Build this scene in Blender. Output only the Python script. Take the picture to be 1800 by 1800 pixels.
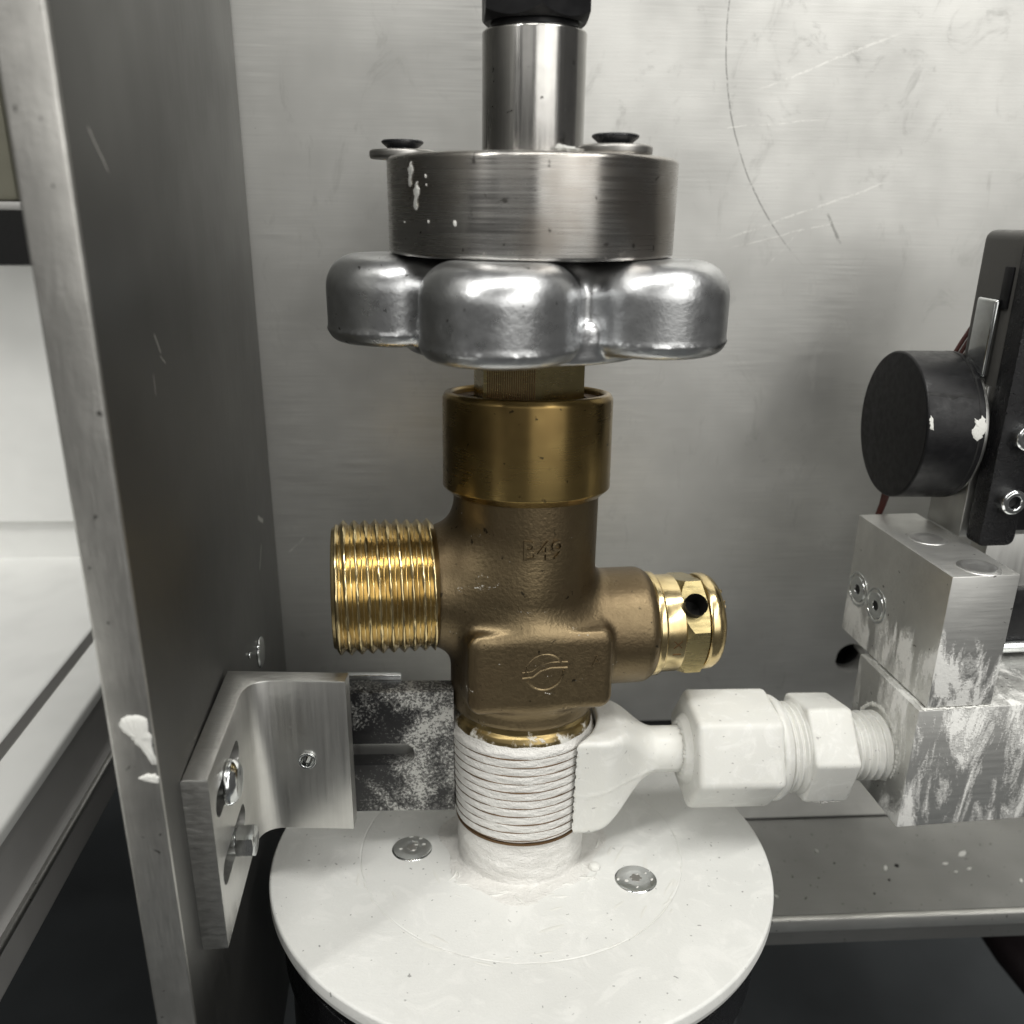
import bpy, bmesh, math, random
import numpy as np
from mathutils import Vector, Matrix, Euler
random.seed(4); np.random.seed(4)
S = 0.001                       # everything below is written in millimetres
R = math.radians
sc = bpy.context.scene
for o in list(bpy.data.objects): bpy.data.objects.remove(o)
col = sc.collection

# ------------------------------------------------------------------ camera
cam = bpy.data.objects.new('camera', bpy.data.cameras.new('camera')); col.objects.link(cam)
cam.data.sensor_width = 36; cam.data.lens = 36*1515.5/1800
cam.data.clip_start = 0.01; cam.data.clip_end = 50
th, ro, ya = .338, .013, -.007
fw = Vector((math.sin(ya)*math.cos(th), math.cos(ya)*math.cos(th), -math.sin(th)))
r0 = Vector((math.cos(ya), -math.sin(ya), 0)); u0 = r0.cross(fw)
r1 = math.cos(ro)*r0+math.sin(ro)*u0; u1 = -math.sin(ro)*r0+math.cos(ro)*u0
cam.matrix_world = Matrix(((r1.x,u1.x,-fw.x,-1.79*S),(r1.y,u1.y,-fw.y,-180*S),(r1.z,u1.z,-fw.z,11.67*S),(0,0,0,1)))
cam.data.dof.use_dof = True; cam.data.dof.focus_distance = 0.185; cam.data.dof.aperture_fstop = 18.0
sc.camera = cam

# ------------------------------------------------------------------ light
w = bpy.data.worlds.new('World'); sc.world = w; w.use_nodes = True
bg = w.node_tree.nodes['Background']
bg.inputs[0].default_value = (1.0, .985, .95, 1); bg.inputs[1].default_value = .08
sc.view_settings.view_transform = 'Standard'; sc.view_settings.look = 'None'
sc.view_settings.exposure = 0.12; sc.view_settings.gamma = 1.0
def lamp(name, loc, target, sx, sy, power, colr=(1,.985,.945), roll=0):
    l = bpy.data.lights.new(name, 'AREA'); l.shape = 'RECTANGLE'; l.size = sx; l.size_y = sy
    l.energy = power; l.color = colr
    o = bpy.data.objects.new(name, l); col.objects.link(o); o.location = loc
    q = (Vector(target)-Vector(loc)).to_track_quat('-Z', 'Y'); o.rotation_euler = q.to_euler()
    o.rotation_euler.rotate_axis('Z', roll)
    return o
lamp('ceiling_tube', (.25,-.42,1.25), (0,0,-.05), 1.3, .09, 13)
lamp('ceiling_tube', (.95,-.95,1.05), (0,0,-.05), 1.3, .09, 8, roll=.6)
lamp('ceiling_tube', (-.75,-.85,1.15), (-.1,.05,-.08), .10, 1.1, 8.5)
lamp('bright_room', (.85,-1.65,.50), (0,.05,0), 1.6, 1.0, 10)
lamp('bright_room', (-.45,-1.75,.55), (0,.05,.0), .8, .5, .9)

# ------------------------------------------------------------------ material helpers
class NT:
    def __init__(s, name):
        s.m = bpy.data.materials.new(name); s.m.use_nodes = True; s.t = s.m.node_tree
        s.b = s.t.nodes['Principled BSDF']
        tc = s.n('ShaderNodeTexCoord'); v = s.n('ShaderNodeVectorMath'); v.operation = 'SCALE'
        s.l(tc.outputs['Object'], v.inputs[0]); v.inputs['Scale'].default_value = 1000
        s.v = v.outputs[0]
    def n(s, t): return s.t.nodes.new(t)
    def l(s, a, b): s.t.links.new(a, b)
    def put(s, sock, x):
        if isinstance(x, bpy.types.NodeSocket): s.l(x, sock)
        else: sock.default_value = x
    def math(s, op, a, b=0.0, c=None, clamp=False):
        n = s.n('ShaderNodeMath'); n.operation = op; n.use_clamp = clamp
        s.put(n.inputs[0], a); s.put(n.inputs[1], b)
        if c is not None: s.put(n.inputs[2], c)
        return n.outputs[0]
    def vec(s, scale=(1,1,1), rot=(0,0,0), loc=(0,0,0)):
        n = s.n('ShaderNodeMapping'); s.l(s.v, n.inputs[0])
        n.inputs['Scale'].default_value = scale; n.inputs['Rotation'].default_value = rot; n.inputs['Location'].default_value = loc
        return n.outputs[0]
    def noise(s, v=None, scale=1., detail=3., rough=.55, dist=0.):
        n = s.n('ShaderNodeTexNoise'); s.l(v if v is not None else s.v, n.inputs['Vector'])
        n.inputs['Scale'].default_value = scale; n.inputs['Detail'].default_value = detail
        n.inputs['Roughness'].default_value = rough; n.inputs['Distortion'].default_value = dist
        return n.outputs['Fac']
    def rng(s, x, a, b, c=0., d=1., smooth=True):
        n = s.n('ShaderNodeMapRange'); n.interpolation_type = 'SMOOTHSTEP' if smooth else 'LINEAR'; n.clamp = True
        s.put(n.inputs[0], x)
        for i, q in enumerate((a,b,c,d)): n.inputs[i+1].default_value = q
        return n.outputs[0]
    def mix(s, f, a, b):
        n = s.n('ShaderNodeMix'); n.data_type = 'RGBA'
        s.put(n.inputs['Factor'], f)
        for q, sock in ((a, n.inputs[6]), (b, n.inputs[7])):
            if isinstance(q, bpy.types.NodeSocket): s.l(q, sock)
            else: sock.default_value = (*q[:3], 1)
        return n.outputs[2]
    def xyz(s):
        n = s.n('ShaderNodeSeparateXYZ'); s.l(s.v, n.inputs[0]); return n.outputs
    def bump(s, h, dist, prev=None, strength=1.):
        n = s.n('ShaderNodeBump'); n.inputs['Strength'].default_value = strength; n.inputs['Distance'].default_value = dist*S
        s.l(h, n.inputs['Height'])
        if prev is not None: s.l(prev, n.inputs['Normal'])
        return n.outputs[0]
    def out(s, **k):
        for a, x in k.items():
            sock = s.b.inputs[a.replace('_', ' ')]
            if not isinstance(x, bpy.types.NodeSocket) and sock.type == 'RGBA': x = (*x[:3], 1)
            s.put(sock, x)
        return s.m
def mul(c, k): return tuple(min(1, q*k) for q in c[:3])

def metal(name, base, rough=.3, grain=(1,1,1), gs=1., ga=.12, gr=.1, gb=.02, blotch=.12, bs=.06, specks=0., speckcol=(.02,.018,.015),
          metallic=1., smear=None, tint=None, extra=None, pit=0., aniso=0.):
    s = NT(name)
    g = s.noise(s.vec(grain), gs, 4, .6)
    bl = s.noise(None, bs, 3, .6)
    c = s.mix(g, mul(base, 1-ga), mul(base, 1+ga))
    c = s.mix(s.rng(bl, .35, .7), c, s.mix(.5, mul(base, 1-2*blotch), mul(tint or base, 1-blotch)))
    ro_ = s.math('ADD', s.math('MULTIPLY', s.math('SUBTRACT', g, .5), 2*gr), s.math('ADD', rough, s.math('MULTIPLY', s.math('SUBTRACT', bl, .5), .25)), clamp=True)
    nb = s.bump(g, gb)
    met = metallic
    if pit: nb = s.bump(s.noise(None, 1.3, 2, .6), pit, nb)
    if specks:
        sp = s.rng(s.noise(None, .55, 2, .5, .4), .70-specks*.06, .76-specks*.04)
        sp = s.math('MULTIPLY', sp, .8)
        c = s.mix(sp, c, speckcol)
        ro_ = s.math('MAXIMUM', ro_, s.math('MULTIPLY', sp, .5))
    if smear:
        k = smear
        v = s.vec(k.get('stretch', (1,1,1)), k.get('rot', (0,0,0)), k.get('loc', (0,0,0)))
        n1 = s.noise(v, k.get('scale', .3), 5, .65, k.get('dist', 1.2))
        if 'mask' in k:
            ax, a, b = k['mask']; n1 = s.math('ADD', n1, s.rng(s.xyz()[ax], a, b, -k.get('fall', .35), 0))
        fine = s.noise(None, 1.6, 3, .7)
        n1 = s.math('ADD', n1, s.math('MULTIPLY', s.math('SUBTRACT', fine, .5), k.get('fine', .25)))
        f = s.math('MAXIMUM', s.rng(n1, k['thr'], k['thr']+k.get('soft', .05)), s.math('MULTIPLY', s.rng(n1, k['thr']-.075, k['thr']+.03), k.get('film', 0.)))
        f = s.math('MULTIPLY', f, k.get('amt', .95))
        c = s.mix(f, c, k.get('col', (.72,.72,.68)))
        ro_ = s.mix(f, ro_, (.75,.75,.75)) if False else s.math('ADD', s.math('MULTIPLY', ro_, s.math('SUBTRACT', 1., f)), s.math('MULTIPLY', f, .75))
        met = s.math('MULTIPLY', s.math('SUBTRACT', 1., f), metallic)
        nb = s.bump(s.math('MULTIPLY', f, s.math('ADD', .4, s.noise(None, .9, 3, .7))), k.get('h', .15), nb)
    if extra: c, ro_, nb = extra(s, c, ro_, nb)
    if aniso:
        t = s.n('ShaderNodeTangent'); t.direction_type = 'RADIAL'; t.axis = 'Z'
        s.l(t.outputs[0], s.b.inputs['Tangent']); s.b.inputs['Anisotropic'].default_value = aniso; s.b.inputs['Anisotropic Rotation'].default_value = .25
    return s.out(Base_Color=c, Roughness=ro_, Metallic=met, Normal=nb)

def plastic(name, base, rough=.45, ns=.4, amt=.06, bump=.02, specks=0., speckcol=(.05,.05,.05), sss=0., coat=0., spec=.5, chalk=None):
    s = NT(name)
    n1 = s.noise(None, ns, 4, .6); n2 = s.noise(None, .05, 2, .5); n3 = s.noise(None, 2.2, 3, .6)
    c = s.mix(n1, mul(base, 1-amt), mul(base, 1+amt)); c = s.mix(s.math('MULTIPLY', s.rng(n2,.4,.75), .5), c, mul(base, .86))
    if specks:
        c = s.mix(s.math('MULTIPLY', s.rng(s.noise(None, .75, 1.5, .5), .735-specks*.03, .76-specks*.03), .8), c, speckcol)
    nb = s.bump(n3, bump)
    if chalk:
        ck = s.noise(s.vec(chalk[2]), chalk[0], 5, .65, 1.5)
        f = s.rng(ck, .50, .66); c = s.mix(s.math('MULTIPLY', f, chalk[1]), c, (.80,.80,.775)); nb = s.bump(ck, bump*2.2, nb)
    rr = s.rng(n1, .3, .7, rough-.08, rough+.08)
    s.out(Base_Color=c, Roughness=rr, Normal=nb)
    s.b.inputs['Specular IOR Level'].default_value = spec
    if sss:
        s.b.inputs['Subsurface Weight'].default_value = sss; s.b.inputs['Subsurface Radius'].default_value = (.0012,.0011,.0009)
    if coat: s.b.inputs['Coat Weight'].default_value = coat; s.b.inputs['Coat Roughness'].default_value = .08
    return s.m

def circle3(p, q, r):
    (x1,y1),(x2,y2),(x3,y3) = p, q, r
    A = np.array([[x2-x1,y2-y1],[x3-x1,y3-y1]])*2.
    b = np.array([x2**2-x1**2+y2**2-y1**2, x3**2-x1**2+y3**2-y1**2])
    c = np.linalg.solve(A, b); return c[0], c[1], math.hypot(x1-c[0], y1-c[1])
def seg_mask(s, X, Z, a, b, wid, wob):
    """mask of a scratch from a to b in the X-Z plane of the object"""
    L = math.hypot(b[0]-a[0], b[1]-a[1]); ux, uz = (b[0]-a[0])/L, (b[1]-a[1])/L
    dx = s.math('SUBTRACT', X, a[0]); dz = s.math('SUBTRACT', Z, a[1])
    along = s.math('ADD', s.math('MULTIPLY', dx, ux), s.math('MULTIPLY', dz, uz))
    perp = s.math('ADD', s.math('SUBTRACT', s.math('MULTIPLY', dx, -uz), s.math('MULTIPLY', dz, -ux)), wob)
    f = s.rng(s.math('ABSOLUTE', perp), wid*.3, wid, 1, 0)
    f = s.math('MULTIPLY', f, s.rng(along, 0, L*.15)); f = s.math('MULTIPLY', f, s.rng(along, L*.8, L, 1, 0))
    return f
def panel_marks(s, c, ro_, nb):
    x = s.xyz(); X, Z = x[0], x[2]
    wob = s.math('MULTIPLY', s.math('SUBTRACT', s.noise(None, .12, 3, .6), .5), 1.6)
    brk = s.rng(s.noise(None, .35, 3, .7), .38, .55)
    cx, cz, rad = circle3((123.1,61.7),(128.8,27.6),(143.1,4.8))
    d = s.math('SQRT', s.math('ADD', s.math('POWER', s.math('SUBTRACT', X, cx), 2.), s.math('POWER', s.math('SUBTRACT', Z, cz), 2.)))
    arc = s.rng(s.math('ABSOLUTE', s.math('ADD', s.math('SUBTRACT', d, rad), s.math('MULTIPLY', wob, .35))), .1, .32, 1, 0)
    arc = s.math('MULTIPLY', arc, s.rng(Z, -4, 10)); arc = s.math('MULTIPLY', arc, s.rng(X, 150, 165, 1, 0))
    c = s.mix(s.math('MULTIPLY', s.math('MULTIPLY', arc, s.math('ADD', brk, .15, clamp=True)), .5), c, (.10,.10,.095))
    for a, b, wd, am in (((126,4),(174,21),.4,.32), ((128,2),(160,10),.3,.25), ((131,41),(170,56),.4,.28), ((122,32),(152,35),.3,.25), ((140,-2),(150,9),.3,.2), ((9,-81),(3,-86),.3,.6),((155,12),(160,3),.5,-.5)):
        f = s.math('MULTIPLY', s.math('MULTIPLY', seg_mask(s, X, Z, a, b, wd, wob), brk), abs(am))
        c = s.mix(f, c, (.95,.94,.9) if am > 0 else (.12,.12,.11))
    # faint handling smudges
    sm = s.rng(s.noise(s.vec((1,1,.6), (0,.5,0)), .075, 5, .7, 2.), .56, .72)
    ro_ = s.math('ADD', ro_, s.math('MULTIPLY', sm, .10))
    c = s.mix(s.math('MULTIPLY', sm, .13), c, (.2,.2,.185))
    dot = s.rng(s.noise(None, .42, 1, .5), .83, .85)
    c = s.mix(s.math('MULTIPLY', dot, .85), c, (.03,.03,.028))
    return c, ro_, nb
def plate_marks(s, c, ro_, nb):
    x = s.xyz(); X, Z = x[1], x[2]
    wob = s.math('MULTIPLY', s.math('SUBTRACT', s.noise(None, .3, 3, .6), .5), .6)
    for a, b, wd in (((8.5,21.5),(15.5,15.5),.28),((27,-8),(30,-12),.35),((29,-12),(32,-14),.2),((24,-14),(24,-18),.2),((100,-66),(108,-70),.9),((102,-74),(96,-80),.5)):
        c = s.mix(s.math('MULTIPLY', seg_mask(s, X, Z, a, b, wd, wob), .8), c, (.75,.74,.7))
    return c, ro_, nb

ALU = (.62,.615,.59)
MAT = {}
MAT['panel'] = metal('panel_brushed', (.61,.608,.585), .485, (.03,1,1.), 1.8, .20, .13, .014, .11, .028, metallic=.88, specks=.0, extra=panel_marks)
MAT['plate'] = metal('plate_shade_darkened', (.185,.185,.178), .48, (1,1,.25), .5, .06, .05, .008, .12, .018, specks=.0, extra=plate_marks)  # base colour darkened to carry the shade on the plate's inner face
MAT['edge'] = metal('sawn_edge', (.60,.59,.56), .42, (1.3,1.3,.10), 2.2, .15, .10, .03, .2, .07, specks=.15, pit=.03)
MAT['bracket'] = metal('bracket_brushed', (.66,.655,.63), .36, (1.2,1.2,.035), 1.1, .16, .10, .02, .12, .06)
MAT['sawn'] = metal('bracket_sawn', (.62,.615,.59), .40, (.35,1.4,1), 1.0, .25, .12, .12, .1, .1)
MAT['zinc'] = metal('zinc_plated', (.70,.72,.72), .16, (1,1,1), .6, .1, .08, .01, .1, .2)
MAT['steel'] = metal('turned_steel', (.47,.46,.44), .27, (.035,.035,1.9), 1.3, .26, .16, .010, .18, .06, specks=.15, tint=(.42,.36,.30), aniso=.75, smear=dict(scale=.22, thr=.60, soft=.16, mask=(2,7,.5), fall=.28, amt=.5, col=(.13,.095,.07), h=.01, fine=.5))
MAT['shaft'] = metal('shaft_steel', (.52,.51,.49), .22, (2.2,2.2,.05), 1.2, .16, .1, .012, .15, .08, specks=.05, aniso=.75)
MAT['cast'] = metal('cast_aluminium', (.66,.67,.68), .33, (1,1,1), .35, .14, .10, .05, .18, .09, specks=.22, pit=.035)
MAT['dish'] = metal('milled_dish', (.86,.86,.84), .42, (1,1,1), 1., .1, .08, .02)
MAT['washer'] = metal('washer', (.45,.44,.42), .4, (1,1,1), .6, .15, .1, .03)
MAT['black_metal'] = plastic('black_oxide', (.010,.010,.011), .42, .4, .2, .02, spec=.25)
MAT['screw_black'] = plastic('black_screw', (.013,.014,.016), .28, .4, .2, .01)
MAT['brass_turned'] = metal('brass_turned', (.42,.30,.115), .27, (.05,.05,1.5), 1.4, .04, .03, .002, .25, .05, specks=.12, tint=(.30,.195,.075), aniso=.7)
MAT['brass_bright'] = metal('brass_bright', (.74,.60,.33), .22, (1,1,1), .5, .12, .08, .01, .12, .12, tint=(.56,.41,.19))
MAT['brass_hex'] = metal('brass_hex', (.56,.46,.23), .26, (.2,.2,1.), 1.2, .14, .1, .02, .16, .12)
MAT['brass_cast'] = metal('brass_forged', (.208,.160,.092), .42, (1,1,1), 1.2, .12, .08, .03, .22, .045, specks=.2, tint=(.26,.190,.112), pit=.075,
    smear=dict(scale=.10, thr=.70, soft=.03, stretch=(1,1,2.2), amt=.85, col=(.70,.68,.62), h=.02, fine=.4))
MAT['brass_neck'] = metal('brass_neck', (.34,.255,.115), .34, (.1,.1,1.5), 1., .12, .08, .02, .2, .06,
    smear=dict(scale=.16, thr=.44, soft=.14, stretch=(1,1,.6), mask=(2,29.5,25.5), fall=.15, amt=.9, h=.06))
def flip(k): return k
MAT['brown_ridge'] = metal('brass_ridge', (.17,.105,.055), .55, (1,1,1), .8, .2, .1, .02)
MAT['paste'] = plastic('white_paste', (.70,.69,.66), .62, .9, .10, .22, specks=.0, chalk=(.45,.35,(.5,.5,1.3)))
MAT['disc'] = plastic('white_board', (.71,.715,.69), .52, 1.6, .05, .05, specks=.25, speckcol=(.25,.25,.24), chalk=(.11,.45,(1,1,1)))
MAT['disc_edge'] = plastic('white_board_edge', (.62,.615,.56), .5, .5, .05, .04)
MAT['nylon'] = plastic('white_nylon', (.66,.66,.625), .42, .35, .03, .03, specks=.42, speckcol=(.33,.32,.31), sss=.25, chalk=(.16,.35,(1,1,1)))
MAT['block'] = metal('block_pasted', (.74,.74,.715), .48, (.06,1,1), 1.2, .14, .1, .02, .12, .06, specks=.05,
    smear=dict(scale=.085, thr=.49, soft=.05, stretch=(2.1,1.6,.62), rot=(.5,.55,0), mask=(2,-8,-24), fall=.28, amt=.94, h=.16, dist=.7, col=(.84,.84,.81), fine=.24, film=.45))
MAT['block_low'] = metal('block_pasted_low', (.72,.72,.695), .50, (.06,1,1), 1.2, .14, .1, .02, .12, .06, specks=.05,
    smear=dict(scale=.08, thr=.545, soft=.06, stretch=(2.0,1.4,.62), rot=(0,.75,0), loc=(5,3,8), amt=.94, h=.16, dist=.8, col=(.84,.84,.81), fine=.24, film=.5))
MAT['block_clean'] = metal('block_clean', (.55,.55,.53), .36, (1,1,.06), 1.2, .12, .1, .02, .12, .06)
MAT['black_bar'] = metal('black_bar_dusted', (.008,.008,.009), .42, (1,1,1), .8, .2, .1, .03, .1, .1, metallic=0.,
    smear=dict(scale=.055, thr=.45, soft=.12, amt=.82, col=(.56,.56,.53), h=.06, dist=.7, fine=.6, film=.25, mask=(0,-13,2), fall=.16))
MAT['black_gloss'] = plastic('black_gloss', (.006,.006,.007), .22, .5, .2, .30, spec=.35)
MAT['black_matte'] = plastic('black_matte', (.007,.007,.008), .42, .5, .2, .015, spec=.28)
MAT['switch_grey'] = plastic('grey_case', (.085,.083,.078), .45, .5, .1, .03, spec=.3)
MAT['vessel'] = plastic('dark_glass', (.006,.006,.007), .06, .5, .2, .0, coat=1.)
MAT['wire'] = plastic('red_brown_wire', (.07,.016,.012), .4, .5, .2, .01)
MAT['wire_dark'] = plastic('dark_hose', (.012,.008,.009), .6, .5, .2, .01, spec=.2)
MAT['shelf'] = metal('shelf_aluminium', (.29,.29,.28), .46, (.05,1,1), 1.1, .12, .08, .015, .12, .02, specks=.1)
MAT['lip'] = metal('shelf_edge', (.62,.615,.59), .40, (.1,1,1), 1., .12, .1, .03, .12, .05, specks=.1)
MAT['floor'] = plastic('dark_floor', (.055,.061,.065), .6, .02, .2, .01)
MAT['white_wall'] = plastic('white_sheet', (.76,.765,.745), .5, .06, .03, .01)
MAT['rail_white'] = plastic('rail_white', (.66,.665,.645), .5, .06, .03, .01)
MAT['rail_grey'] = plastic('rail_grey', (.36,.355,.345), .5, .08, .08, .02)
MAT['olive'] = plastic('olive_casting', (.17,.165,.125), .55, .1, .15, .05)
MAT['flake'] = plastic('paste_flake', (.70,.70,.665), .6, .6, .05, .05)
MAT['hole'] = plastic('hole_dark', (.004,.004,.004), .7, .5, .1, .0)

# ------------------------------------------------------------------ mesh helpers
def link(name, me, mat, parent=None, angle=35, origin=(0,0,0)):
    o = bpy.data.objects.new(name, me); col.objects.link(o)
    if mat is not None: me.materials.append(MAT[mat])
    me.polygons.foreach_set('use_smooth', [True]*len(me.polygons))
    try: me.set_sharp_from_angle(angle=R(angle))
    except Exception: pass
    if parent: o.parent = parent
    return o
class Thing:
    """an Empty (or later a mesh) at the base of one thing; geometry is given in world millimetres"""
    def __init__(s, name, label, cat, base, group=None):
        s.o = bpy.data.objects.new(name, None); col.objects.link(s.o); s.o.empty_display_size = .01
        s.base = Vector(base); s.o.location = s.base*S
        s.o['label'] = label; s.o['category'] = cat
        if group: s.o['group'] = group
    def part(s, name, vf, mat, angle=35, parent=None, label=None):
        V, F = vf
        me = bpy.data.meshes.new(name)
        V = (np.asarray(V, float)-np.array(s.base))*S
        me.from_pydata(V.tolist(), [], [tuple(int(i) for i in f) for f in F]); me.update(); me.validate()
        o = link(name, me, mat, parent or s.o, angle)
        if label: o['label'] = label
        return o
def alone(name, vf, mat, base=(0,0,0), label=None, cat=None, kind=None, group=None, angle=35):
    V, F = vf; me = bpy.data.meshes.new(name)
    V = (np.asarray(V, float)-np.array(base, float))*S
    me.from_pydata(V.tolist(), [], [tuple(int(i) for i in f) for f in F]); me.update(); me.validate()
    o = link(name, me, mat, None, angle); o.location = Vector(base)*S
    if label: o['label'] = label
    if cat: o['category'] = cat
    if kind: o['kind'] = kind
    if group: o['group'] = group
    return o
def join(*vfs):
    V, F, n = [], [], 0
    for v, f in vfs:
        v = np.asarray(v, float); V.append(v); F += [tuple(i+n for i in q) for q in f]; n += len(v)
    return np.concatenate(V), F
def xf(vf, M):
    V, F = vf; V = np.asarray(V, float); A = np.array(M)
    return V@A[:3,:3].T + A[:3,3], F
def frame(o, x, z):
    """matrix with local Z along z and local X near x, at o"""
    z = Vector(z).normalized(); x = Vector(x); x = (x-z*x.dot(z)).normalized(); y = z.cross(x)
    return Matrix(((x.x,y.x,z.x,o[0]),(x.y,y.y,z.y,o[1]),(x.z,y.z,z.z,o[2]),(0,0,0,1)))
def rotz(a, o=(0,0,0)): return Matrix.Translation(Vector(o)) @ Matrix.Rotation(a, 4, 'Z')
def lathe(prof, seg=96, cap=True):
    """profile [(r,z)...] from bottom to top, closed at r=0 ends"""
    a = np.arange(seg)*2*math.pi/seg; V = []; F = []
    rows = []
    for r, z in prof:
        if r < 1e-6: rows.append([len(V)]); V.append((0,0,z))
        else:
            rows.append(list(range(len(V), len(V)+seg))); V += [(r*math.cos(t), r*math.sin(t), z) for t in a]
    for p, q in zip(rows[:-1], rows[1:]):
        for i in range(seg):
            j = (i+1) % seg
            if len(p) == 1 and len(q) > 1: F.append((p[0], q[j], q[i]))
            elif len(q) == 1 and len(p) > 1: F.append((p[i], p[j], q[0]))
            elif len(p) > 1: F.append((p[i], p[j], q[j], q[i]))
    return np.array(V), F
def rprof(pts, rad, n=4):
    """round the corners of an open profile"""
    out = [pts[0]]
    for i in range(1, len(pts)-1):
        p0, p, p1 = (np.array(pts[k], float) for k in (i-1, i, i+1))
        r = rad[i] if isinstance(rad, (list, tuple)) else rad
        if r <= 0: out.append(tuple(p)); continue
        a = p0-p; b = p1-p; la, lb = np.hypot(*a), np.hypot(*b); r = min(r, la*.45, lb*.45)
        A, B = p+a/la*r, p+b/lb*r
        for k in range(n+1):
            t = k/n; out.append(tuple((1-t)**2*A+2*t*(1-t)*p+t*t*B))
    out.append(pts[-1]); return out
def bm_out(bm):
    bm.verts.index_update(); V = [tuple(v.co) for v in bm.verts]; F = [tuple(v.index for v in f.verts) for f in bm.faces]; bm.free()
    return np.array(V), F
def box(x0, x1, y0, y1, z0, z1, bev=0., seg=2):
    bm = bmesh.new()
    bmesh.ops.create_cube(bm, size=1, matrix=Matrix.Translation(((x0+x1)/2,(y0+y1)/2,(z0+z1)/2)) @ Matrix.Diagonal((x1-x0,y1-y0,z1-z0,1)))
    if bev: bmesh.ops.bevel(bm, geom=bm.edges[:], offset=bev, segments=seg, profile=.5, affect='EDGES')
    return bm_out(bm)
def prism(poly, h0, h1, bev=0., seg=2, side_bev=True):
    """polygon [(x,y)] extruded along Z from h0 to h1"""
    bm = bmesh.new()
    vs = [bm.verts.new((x,y,h0)) for x, y in poly]; f = bm.faces.new(vs)
    r = bmesh.ops.extrude_face_region(bm, geom=[f])
    bmesh.ops.translate(bm, vec=(0,0,h1-h0), verts=[v for v in r['geom'] if isinstance(v, bmesh.types.BMVert)])
    bmesh.ops.recalc_face_normals(bm, faces=bm.faces)
    if bev:
        ed = bm.edges[:] if side_bev else [e for e in bm.edges if abs(e.verts[0].co.z-e.verts[1].co.z) < 1e-6]
        bmesh.ops.bevel(bm, geom=ed, offset=bev, segments=seg, profile=.5, affect='EDGES')
    return bm_out(bm)
def hexpoly(rad, a0=0., n=6): return [(rad*math.cos(a0+k*2*math.pi/n), rad*math.sin(a0+k*2*math.pi/n)) for k in range(n)]
def hexnut(rad, a0, z0, z1, ch=(1,1), bore=0., seg=8):
    """hexagon prism whose ends are chamfered by a cone, as turned nuts are"""
    n = 6*seg; ang = [a0+k*2*math.pi/n for k in range(n)]
    ap = rad*math.cos(math.pi/6)
    def hr(t):
        u = ((t-a0) % (math.pi/3))-math.pi/6
        return ap/math.cos(u)
    rings = []
    def ring(f, z): rings.append([(f(t)*math.cos(t), f(t)*math.sin(t), z(t) if callable(z) else z) for t in ang])
    c0, c1 = ch
    if bore: ring(lambda t: bore, z0)
    ring(lambda t: ap*.97, z0)
    ring(hr, lambda t: z0+max(0,(hr(t)-ap*.97))*c0)
    ring(hr, lambda t: z1-max(0,(hr(t)-ap*.97))*c1)
    ring(lambda t: ap*.97, z1)
    if bore: ring(lambda t: bore, z1)
    V = [p for r_ in rings for p in r_]; F = []
    for k in range(len(rings)-1):
        for i in range(n):
            j = (i+1) % n; F.append((k*n+i, k*n+j, (k+1)*n+j, (k+1)*n+i))
    if bore:
        k = len(rings)-1
        for i in range(n):
            j = (i+1) % n; F.append((k*n+i, k*n+j, j, i))
    else:
        F.append(tuple(range(n))[::-1]); k = len(rings)-1; F.append(tuple(k*n+i for i in range(n)))
    return np.array(V), F
def tube(path, rad, seg=10, closed=False):
    P = [Vector(p) for p in path]; n = len(P); V = []; F = []
    for i, p in enumerate(P):
        t = ((P[(i+1)%n] if closed else P[min(i+1,n-1)])-(P[i-1] if closed else P[max(i-1,0)])).normalized()
        a = t.cross(Vector((0,0,1)));  a = t.cross(Vector((0,1,0))) if a.length < .2 else a
        a.normalize(); b = t.cross(a); r = rad[i] if isinstance(rad, (list,tuple)) else rad
        for k in range(seg):
            q = 2*math.pi*k/seg; V.append(tuple(p+a*math.cos(q)*r+b*math.sin(q)*r))
    for i in range(n if closed else n-1):
        for k in range(seg):
            k2 = (k+1) % seg; i2 = (i+1) % n
            F.append((i*seg+k, i*seg+k2, i2*seg+k2, i2*seg+k))
    if not closed:
        F.append(tuple(range(seg))[::-1]); F.append(tuple((n-1)*seg+k for k in range(seg)))
    return np.array(V), F
def cut(o, *vfs):
    """subtract solids (given in the object's own millimetres) from o"""
    for vf in vfs:
        me = bpy.data.meshes.new('cutter'); me.from_pydata((np.asarray(vf[0])*S).tolist(), [], [tuple(int(i) for i in f) for f in vf[1]])
        bm = bmesh.new(); bm.from_mesh(me); bmesh.ops.recalc_face_normals(bm, faces=bm.faces); bm.to_mesh(me); bm.free()
        c = bpy.data.objects.new('cutter', me); col.objects.link(c); c.matrix_world = Matrix.Identity(4)
        mw = o.matrix_world.copy(); par = o.parent; o.parent = None; o.matrix_world = Matrix.Identity(4)
        m = o.modifiers.new('b', 'BOOLEAN'); m.operation = 'DIFFERENCE'; m.solver = 'EXACT'; m.object = c
        bpy.context.view_layer.update()
        ev = o.evaluated_get(bpy.context.evaluated_depsgraph_get()); nm = bpy.data.meshes.new_from_object(ev)
        o.modifiers.clear(); old = o.data; nm.name = old.name; o.data = nm
        bpy.data.objects.remove(c); o.parent = par; o.matrix_world = mw if par is None else Matrix.Identity(4)
        if par is not None: o.matrix_local = Matrix.Identity(4)
        try: o.data.set_sharp_from_angle(angle=R(30))
        except Exception: pass
def stadium(x0, x1, y0, r, n=12):
    p = [(x1+r*math.cos(t), y0+r*math.sin(t)) for t in np.linspace(-math.pi/2, math.pi/2, n)]
    return p+[(x0-r*math.cos(t), y0-r*math.sin(t)) for t in np.linspace(-math.pi/2, math.pi/2, n)]
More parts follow.
